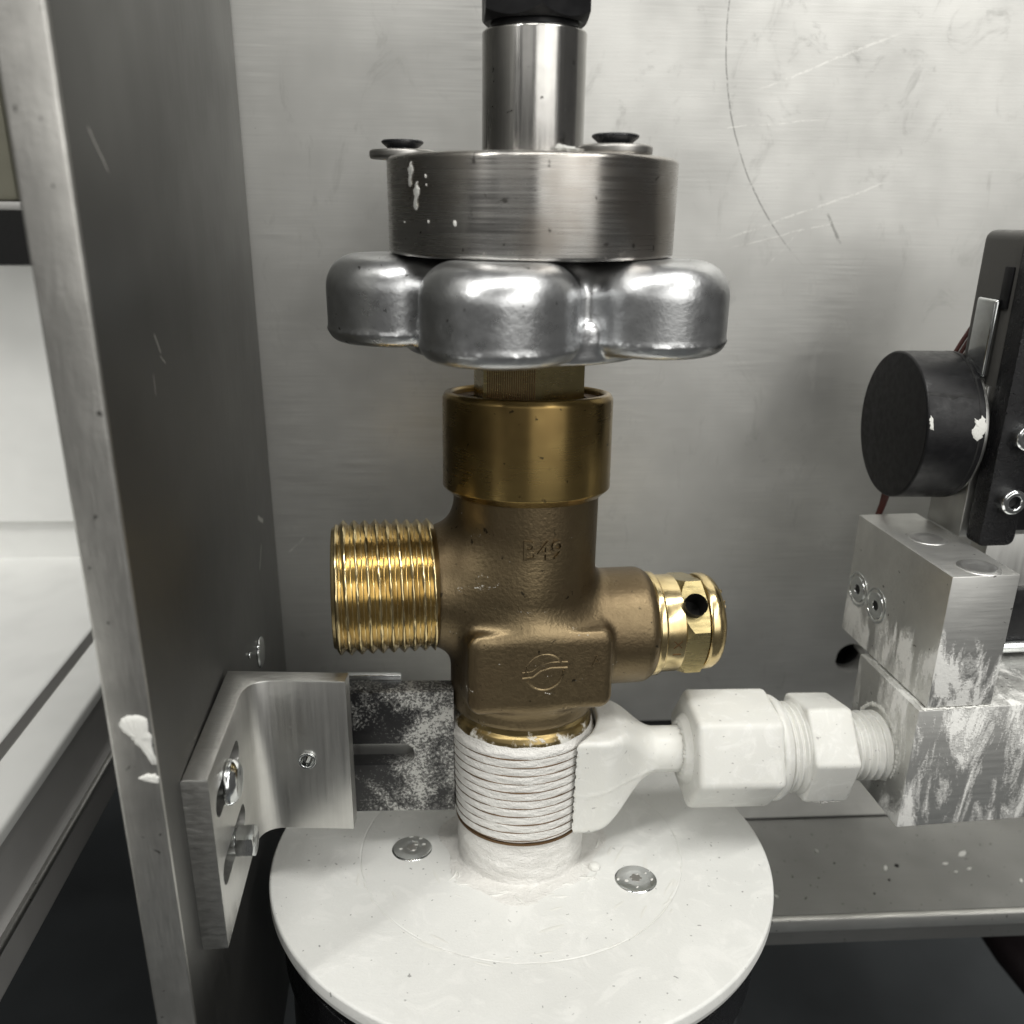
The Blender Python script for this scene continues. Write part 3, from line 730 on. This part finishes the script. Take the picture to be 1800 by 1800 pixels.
# threaded outlet
def thread(r_out, depth, pitch, z0, z1, per=14, seg=128, start=1.2, sharp=1.0, taper=0., burr=0., inner=True):
    nz = int((z1-z0)/pitch*per)+1; zs = np.linspace(z0, z1, nz); a = np.arange(seg)*2*math.pi/seg
    Z, A = np.meshgrid(zs, a, indexing='ij'); ph = (Z/pitch-A/(2*math.pi)) % 1
    tri = 1-np.abs(2*ph-1); tri = np.clip(tri*1.25-.08, 0, 1)**sharp
    edge = (np.clip((Z-z0)/start, 0, 1) if inner else 1)*np.clip((z1-Z)/start, 0, 1)
    rr_ = r_out-taper*(Z-z0)-depth*(1-tri*np.sqrt(edge))
    if burr: rr_ += burr*np.maximum(0, tri-.8)*5*np.sin(A*3+ph*0+Z*.9)*np.sin(A*17+Z*3)
    V = np.stack([rr_*np.cos(A), rr_*np.sin(A), Z], -1).reshape(-1,3); F = []
    for i in range(nz-1):
        b = i*seg
        for j in range(seg): k = (j+1) % seg; F.append((b+j, b+k, b+seg+k, b+seg+j))
    return V, F
OM = VM @ frame((0,0,-68.4),(0,0,1),(-1,0,0))         # local z runs out along the outlet
ot = join(thread(14.75, .95, 2.3, 20.9, 42.2, 16, 144, .9, 1.0, -.006, .10, inner=False),
          lathe(rprof([(13.65,42.2),(13.3,42.9),(12.3,43.0),(11.4,42.0),(11.4,24),(0,24)],.15), 96), lathe([(12.9,20),(13.8,20.95)],96))
vl.part('outlet_thread', xf(ot, OM), 'brass_bright', 40)
# pressure relief plug
QM = VM @ frame((0,0,-80.4),(0,0,1),(1,0,0)) @ Matrix.Translation((0,0,-1.7)) @ Matrix.Diagonal((.97,.97,1,1))
rp = vl.part('relief_plug', xf(join(lathe(rprof([(0,30.6),(12.4,30.6),(12.7,31.2),(12.7,32.4),(12.1,32.9),(0,32.9)],.2),72),
    lathe(rprof([(0,32.85),(11.9,32.85),(11.9,37.2),(0,37.2)],.15),72),
    lathe(rprof([(0,43.2),(11.6,43.2),(11.9,43.7),(11.9,45.4),(11.2,46.8),(9,48.0),(6,48.4),(0,48.4)],[0,.2,.2,.6,.8,.8,.5,0]),72)), QM), 'brass_bright')
# hexagon with the vent hole drilled through its front flat
fa = R(141.5)                                          # direction of the drilled flat in the Y-Z plane
# angle in the plug's own frame: local x = world z, local y = z cross x
fd = Vector((0, math.cos(fa), math.sin(fa))); Qi = QM.to_3x3().inverted(); fl_ = Qi @ fd; fang = math.atan2(fl_.y, fl_.x)
hx = vl.part('plug_hexagon', xf(hexnut(12.9, fang+R(30), 36.2, 43.2, (1.2,.4)), QM), 'brass_hex', 20, parent=rp)
hole_M = QM @ frame((7.0*math.cos(fang), 7.0*math.sin(fang), 39.6), (0,0,1), (math.cos(fang), math.sin(fang), 0))
hc = xf(lathe([(0,0),(2.75,0),(2.75,9),(0,9)],32), TV @ hole_M)
cut(hx, (np.asarray(hc[0])-np.array(vl.base), hc[1]))
vl.part('vent_hole_shade', xf(lathe([(2.7,6.0),(2.7,.2),(0,.2)],32), hole_M), 'hole', parent=rp)  # black lining colours the brass bore as if in deep shade
mk = []
for t in (0,):
    for ch, off in (('X',44),('I',57)):
        v_, f_ = text_mesh(ch, 3.1, .22); v_ = np.asarray(v_)
        aa = fang+R(off)*1.0
        ang = aa+v_[:,0]*0+(v_[:,0])/11.9; zz = 35.1+v_[:,1]*.9; r_ = 11.86+v_[:,2]
        mk.append(xf((np.stack([r_*np.cos(ang), r_*np.sin(ang), zz],1), f_), QM))
vl.part('plug_marks', join(*mk), 'brown_ridge', parent=rp)
cr = []
rnd = random.Random(3)
for k in range(26):
    a = fang-R(60)+rnd.uniform(-.9,1.1); z_ = rnd.uniform(45.2,48.0); s0 = rnd.uniform(.35,.95); rr_ = 11.6-(z_-45)*1.0
    cr.append(xf(lathe([(0,-s0),(s0*.8,-s0*.3),(s0,.2),(s0*.4,s0*.8),(0,s0)],6), QM @ Matrix.Translation((rr_*math.cos(a), rr_*math.sin(a), z_)) @ Euler((rnd.uniform(0,3),rnd.uniform(0,3),0)).to_matrix().to_4x4()))
vl.part('sealant_crumbs', join(*cr), 'brass_bright', 10)['kind'] = 'stuff'
# neck and pasted inlet thread
vl.part('neck', lathe(rprof([(0,-105),(16.3,-105),(16.3,-101.2),(15.9,-100.2),(15.3,-99.6),(15.3,-96),(0,-95.6)],.25), 96), 'brass_neck')
TOP, BOT, PI_ = -101.2, -126.4, 2.12
def pr(z): return 17.2+(z-TOP)*.055                    # taper: narrower lower down
def paste_thread():
    seg, per = 160, 12; nz = int((TOP-BOT)/PI_*per); zs = np.linspace(BOT, TOP, nz+1); a = np.arange(seg)*2*math.pi/seg
    Z, A = np.meshgrid(zs, a, indexing='ij'); ph = (Z/PI_-A/(2*math.pi)) % 1
    bul = np.sin(math.pi*ph)**.6
    lump = .10*np.sin(9*A+3*Z)+.08*np.sin(17*A-5*Z+1)+.06*np.sin(31*A+9*Z)
    rr_ = pr(Z)-.10+.12*bul*(1+lump*2)+.22*lump
    e = np.clip((TOP-Z)/2.2, 0, 1); rr_ = rr_-(1-e)*1.2
    e2 = np.clip((Z-BOT)/.6, 0, 1); rr_ = rr_-(1-e2)*.5
    V = np.stack([rr_*np.cos(A), rr_*np.sin(A), Z], -1).reshape(-1,3); F = []
    for i in range(nz):
        b = i*seg
        for j in range(seg): k = (j+1) % seg; F.append((b+j,b+k,b+seg+k,b+seg+j))
    n = len(V); V = np.concatenate([V, [[0,0,BOT],[0,0,TOP]]])
    for j in range(seg):
        k = (j+1) % seg; F.append((k, j, n)); F.append((nz*seg+j, nz*seg+k, n+1))
    return V, F
it = vl.part('inlet_thread', paste_thread(), 'paste', 50)
hx_ = []
for z in np.linspace(BOT+.4, TOP-2.6, 900):
    a = 2*math.pi*(z/PI_); r_ = pr(z)-.09+.05*math.sin(a*3.3); hx_.append((r_*math.cos(a), r_*math.sin(a), z))
vl.part('thread_crest', tube(hx_, [.13+.04*math.sin(i*.37)*math.sin(i*.11) for i in range(900)], 6), 'brown_ridge', parent=it)
vl.part('bare_ring', lathe([(14.9,-126.9),(15.8,-126.9),(15.8,-126.35),(14.9,-126.35)], 96), 'brown_ridge', parent=it)

# ================================================================== white plastic suction fitting
NB = R(5.0)
hf = Thing('hose_fitting', 'white plastic nozzle with two hexagon nuts joining the thread to the block', 'fitting', (50,3,-113.4))
NM = rotz(NB, (0,-3,-111.6)) @ Matrix.Rotation(R(1.1), 4, 'Y')
NMx = NM @ frame((0,0,0),(0,0,1),(1,0,0))              # local z along the fitting
def nozzle(x, y, z):
    def st(a, b):
        t = np.clip((x-a)/(b-a), 0, 1); return 1-(3*t*t-2*t**3)
    zt = 5.5+5.6*st(21, 32); zb = 5.5+8.2*st(14, 33); e = st(17.5, 33)
    hz = (zt+zb)/2; zc = (zt-zb)/2; hy = 5.5+4.2*e**1.2; yc = -4.0*e**1.2
    # superellipse-ish section: round at the tube, slab at the thread
    k = 1.2+4.2*(1-e)
    qy, qz = np.abs(y-yc)-hy+k, np.abs(z-zc)-hz+k
    d = np.hypot(np.maximum(qy,0), np.maximum(qz,0))+np.minimum(np.maximum(qy,qz),0)-k
    d = d*.72
    d = np.maximum(d, np.maximum(7-x, x-43))
    chip = .5*np.sin(x*1.9)*np.sin(x*.7+1)
    d = np.maximum(d, (-z-13.6+chip*.8)*1.0)
    seam = .16*np.exp(-((z+2.2-.9*e*np.sin(x*.35))/.22)**2)*(y < 0)
    d = d-seam
    return smax(d, 17.3-np.hypot(x, y)-.03*np.sin(z*2.1)-.03*np.sin(z*4.7+1), .5)
hf.part('nozzle', xf(surf(nozzle, (5,-15.5,-15.5), (44,15.5,15.5), .5), NM), 'nylon', 60)
def nyl_hex(rad, corner, x0, x1, bev, name, bore=0):
    M = NMx; cd = Vector((0, math.cos(R(corner)), math.sin(R(corner)))); cl = NMx.to_3x3().inverted() @ cd; a0 = math.atan2(cl.y, cl.x)
    return hf.part(name, xf(prism(hexpoly(rad, a0), x0, x1, bev, 3), M), 'nylon', 40)
n1_ = nyl_hex(14.5, 184.5, 40.0, 60.9, 1.4, 'compression_nut')
hf.part('nut_collar', xf(lathe(rprof([(0,38.4),(7.0,38.4),(8.6,40.1),(0,40.1)],.4),48), NMx), 'nylon', parent=n1_)
hf.part('nut_rim', xf(lathe(rprof([(0,60.4),(12.6,60.4),(12.8,61.6),(11.6,63.4),(0,63.4)],.5),64), NMx), 'nylon', parent=n1_)
hf.part('neck_thread', xf(thread(11.0, .7, 1.5, 62.5, 67.8, 12, 72, .5), NMx), 'nylon')
n2_ = nyl_hex(13.4, 166.2, 67.6, 78.8, .9, 'hexagon_body')
hf.part('shoulder', xf(lathe(rprof([(0,66.0),(9.6,66.0),(11.6,67.7),(0,67.7)],.4),56), NMx), 'nylon', parent=n2_)
hf.part('nipple_thread', xf(join(thread(8.5, .75, 1.9, 78.2, 95, 12, 80, .6)), NMx), 'nylon')
fk = []
rnd = random.Random(5)
for k in range(16):
    x = rnd.uniform(69,77.5); yy = rnd.uniform(-7,5); s0 = rnd.uniform(.25,.7)
    fk.append(xf(lathe([(0,-s0),(s0,-.2),(s0*.7,.4*s0),(0,s0*.7)],6), NM @ Matrix.Translation((x,yy,-11.5)) @ Matrix.Diagonal((1.6,1,.8,1))))
fk.append(xf(lathe([(0,-2.6),(.25,-2.2),(.55,-1.2),(.2,-.6),(.3,0),(0,.1)],8), NM @ Matrix.Translation((74.8,-4.5,-11.4))))
ed_ = NMx.to_3x3(); cdir = Vector((0, math.cos(R(226.2)), math.sin(R(226.2))))
gz = []
for k in range(9):
    x = 70.8+rnd.uniform(-1,1)+k*.7; o_ = rnd.uniform(-.5,.8)
    base_ = NM @ Vector((x, 0, 0)); q = base_+cdir*(13.25-.25*abs(o_))+Vector((0,-.3,.6))*o_
    gz.append(tube([tuple(q), tuple(q+Vector((rnd.uniform(.5,1.6),0,rnd.uniform(-.2,.2))))], [.06,.1*rnd.random()+.04], 5))
hf.part('dirt_scratches', join(*gz), 'washer')['kind'] = 'stuff'
hf.part('paste_drips', join(*fk), 'flake', 50)['kind'] = 'stuff'
sq = []
for k in range(40):
    a = k*2*math.pi/40; s0 = .45+.3*rnd.random()
    sq.append(xf(lathe([(0,-s0),(s0,0),(0,s0)],6), NMx @ Matrix.Translation((6.2*math.cos(a),6.2*math.sin(a),38.6+rnd.uniform(-.2,.2)))))
hf.part('sealant_bead', join(*sq), 'nylon', 60)['kind'] = 'stuff'

# ================================================================== mounting blocks on the right
GA = R(7.7)
def block_frame(x, y, z): return rotz(GA, (x,y,z))
UB = Thing('upper_block', 'upper aluminium block smeared with white paste standing on the lower block', 'block', (92.5,-7.7,-62.3))
UM = block_frame(92.5,-7.7,-62.3)
ub = UB.part('block', xf(box(0,16,0,40.6,-32.7,0,.25), UM), 'block', 25); reframe(ub, GA)
for (yy, zz) in ((35.6,-19.0),(26.4,-19.3)):
    M = UM @ frame((0,yy,zz),(0,1,0),(-1,0,0))
    s_ = UB.part('cap_screw', xf(lathe(rprof([(4.6,-.05),(4.6,.12),(4.0,.15),(3.9,-.02),(3.4,-.0),(3.3,.2),(1.3,.22),(1.25,.1)],.08), 40), M), 'zinc')
    UB.part('hex_socket', xf(prism(hexpoly(1.35,.2), -.3, .14), M), 'hole', parent=s_)
for (yy, xx, r_) in ((22.5,8.0,4.3),(4.6,9.2,4.6)):
    UB.part('plug_screw', xf(lathe(rprof([(0,.10),(r_*.45,.12),(r_*.8,.35),(r_,.12),(r_+.1,-.05)],.1), 40), UM @ Matrix.Translation((xx,yy,0))), 'dish')
LB = Thing('lower_block', 'lower aluminium block streaked with white paste that takes the plastic nipple', 'block', (90.6,-8.2,-95.3))
LMx = block_frame(90.6,-8.2,-95.4)
lb = LB.part('block', xf(box(0,70,0,27,-32.4,0,.3), LMx), 'block_low', 25); reframe(lb, GA)
# ragged paste at the joint and where the nipple enters
jt = []
for k in range(34):
    x = 16*k/33; s0 = rnd.uniform(.15,.5)
    jt.append(xf(lathe([(0,-s0),(s0,0),(0,s0)],6), LMx @ Matrix.Translation((1.5+x, rnd.uniform(.3,.9)-.3, .15)) @ Matrix.Diagonal((1.8,.7,.7,1))))
for k in range(22):
    y = 22*k/21; s0 = rnd.uniform(.12,.4)*(1.4-y/22)
    jt.append(xf(lathe([(0,-s0),(s0,0),(0,s0)],6), LMx @ Matrix.Translation((1.4, y+.4, .12)) @ Matrix.Diagonal((.8,1.8,.7,1))))
for k in range(46):
    a = k*2*math.pi/46; s0 = rnd.uniform(.4,1.0)
    jt.append(xf(lathe([(0,-s0*.6),(s0,0),(0,s0*.5)],7), LMx @ frame((0,13.8+9.0*math.cos(a),-17.2+9.0*math.sin(a)),(0,1,0),(-1,0,0))))
LB.part('paste_beads', join(*jt), 'flake', 50)['kind'] = 'stuff'
# plate behind the blocks, right edge
SB = Thing('standing_block', 'plain aluminium upright on the upper block carrying the black round knob', 'block', (104,17,-62.3))
SM = block_frame(105.6,17.2,-62.3)
sb = SB.part('upright', xf(box(0,60,0,13.5,0.02,37,.3), SM), 'block_clean')
RW = Thing('rear_rail', 'aluminium rail with dark channel behind the blocks at the right edge', 'rail', (120,36,-100))
RM = block_frame(108,14,-62.3)
RW.part('plate', xf(box(8,80,6,12,-60,-.4,.3), RM), 'block_clean')
RW.part('channel', xf(box(9,80,3.5,5.9,-32,-15,.3), RM), 'black_metal')
RW.part('rod', xf(lathe(rprof([(0,0),(1.6,0),(1.6,70),(0,70)],.2),20), RM @ frame((8,2.6,-30.5),(0,0,1),(1,0,0))), 'zinc')
# black knob
KB = Thing('gauge_knob', 'black matte round knob facing left on the aluminium upright', 'knob', (92,30,-37))
KM = rotz(R(2)) @ frame((0,0,0),(0,0,1),(-1,0,0)); KM = Matrix.Translation((105.0,29.5,-37.3)) @ rotz(R(2)) @ frame((0,0,0),(0,0,1),(-1,0,0))
kb = KB.part('knob', xf(lathe(rprof([(0,1.5),(17.9,1.5),(17.9,14.6),(17.5,15),(0,15)],.25),128), KM), 'black_matte')
KB.part('groove', xf(lathe([(17.5,3.0),(17.95,3.02),(17.95,2.6),(17.5,2.6)],96), KM), 'hole', parent=kb)
KB.part('mount_ring', xf(lathe(rprof([(0,0.02),(16.6,0.02),(16.6,1.6),(0,1.6)],.2),96), KM), 'block_clean')
def on_knob(outl, az, th=.15):
    V, F = blob(outl, th, .2); V = np.asarray(V); a = az+V[:,0]/17.9; r_ = 17.88+V[:,2]
    return xf((np.stack([r_*np.cos(a), r_*np.sin(a), V[:,1]],1), F), KM)
ka = R(-80)
KB.part('paint_chip', on_knob([(0,1.6),(2.4,1.6),(3.2,2.6),(2,3.3),(2.6,4.3),(1,4.0),(-.6,4.8),(-1.8,4.2),(-2.8,3.2),(-2,2.2)], ka), 'flake')
KB.part('paint_chip', on_knob([(-2.2,13.4),(.6,13.7),(1.4,14.4),(.3,14.55),(-1.6,14.5)], ka+.1), 'flake')
KB.part('seam_line', on_knob([(-.12,2.8),(.12,2.8),(.12,14.5),(-.12,14.5)], R(-55), .05), 'hole')
# black strip with socket screws
BS = Thing('sensor_strip', 'glossy black upright strip with two socket screws at the right edge', 'strip', (107,11,-62))
SM2 = rotz(GA, (107.0,10.4,-62.2))
st = BS.part('strip', xf(xf(prism(rprof([(0,70),(0,0),(9.0,0),(9.0,70)],[0,1.6,2.2,0],5)[:], 0, 5.4, .5), Matrix(((1,0,0,0),(0,0,1,0),(0,1,0,0),(0,0,0,1)))), SM2), 'black_gloss')
for (xx, zz) in ((5.0,11.6),(5.3,26.8)):
    M = SM2 @ frame((xx,0,zz),(1,0,0),(0,-1,0))
    s_ = BS.part('socket_screw', xf(lathe(rprof([(3.0,-.2),(3.0,2.2),(2.5,2.7),(1.7,2.7),(1.5,2.4),(1.5,1.0),(0,1.0)],.2),36), M), 'zinc')
    BS.part('hex_socket', xf(prism(hexpoly(1.45,.3),.9,1.3), M), 'hole', parent=s_)
# micro switch with bracket and wires
MSW = Thing('micro_switch', 'grey rounded switch case with silver lever bracket above the black knob', 'switch', (107,20,-25))
WM = rotz(GA, (106.6,15.6,0))
MSW.part('case', xf(box(0,20,0,15,-30,8.6,2.2,4), WM), 'switch_grey')
MSW.part('case_lid', xf(box(1.4,20,-1.6,-.05,-60,3.6,.6), WM), 'black_matte')
MSW.part('side_clip', xf(box(-.7,-.02,1.2,4,-8,1,.2), WM), 'black_metal')
lv = MSW.part('lever_bracket', xf(box(-2.2,-.75,2.6,9.6,-23.4,-6.0,.65,3), WM), 'zinc')
MSW.part('bracket_foot', xf(box(-7.4,-.8,3,9.2,-24.6,-23.5,.4), WM), 'zinc', parent=lv)
MSW.part('bracket_pin', xf(lathe(rprof([(0,0),(1.7,0),(1.7,3.4),(1.3,3.7),(0,3.7)],.3),24), WM @ frame((-3.4,5.5,-27.3),(1,0,0),(0,-1,0))), 'zinc', parent=lv)
MSW.part('bracket_tail', xf(box(-3,4,5.6,9,-36,-24.7,.4), WM), 'zinc', parent=lv)
for k in range(3):
    x0 = 106+k*1.4
    alone('wire', tube([(x0-2.5,36,-27),(x0-1.2,35.6,-23),(x0+.6,35,-18),(x0+3.2,34.5,-12),(x0+7,34,-4)], .55, 8), 'wire', (x0,35,-18), ('red brown wire nearest the knob, curving up behind the silver bracket','red brown wire in the middle of three behind the silver bracket','red brown wire closest to the grey switch case')[k], 'wire', group='red brown wires behind the switch')
alone('wire_tail', tube([(95.6,37.4,-55.0),(95.3,37.4,-58),(95.0,37.6,-61),(94.4,38,-64.5),(94,39,-80)], [1.15,1.1,.9,.8,.8], 10), 'wire', (95,37.6,-62), 'red brown wire hanging down from under the black round knob', 'wire')

# ------------------------------------------------------------------ render settings
sc.render.engine = 'CYCLES'; sc.cycles.use_denoising = True
sc.cycles.max_bounces = 8; sc.cycles.glossy_bounces = 5; sc.cycles.diffuse_bounces = 4
sc.cycles.sample_clamp_indirect = 6
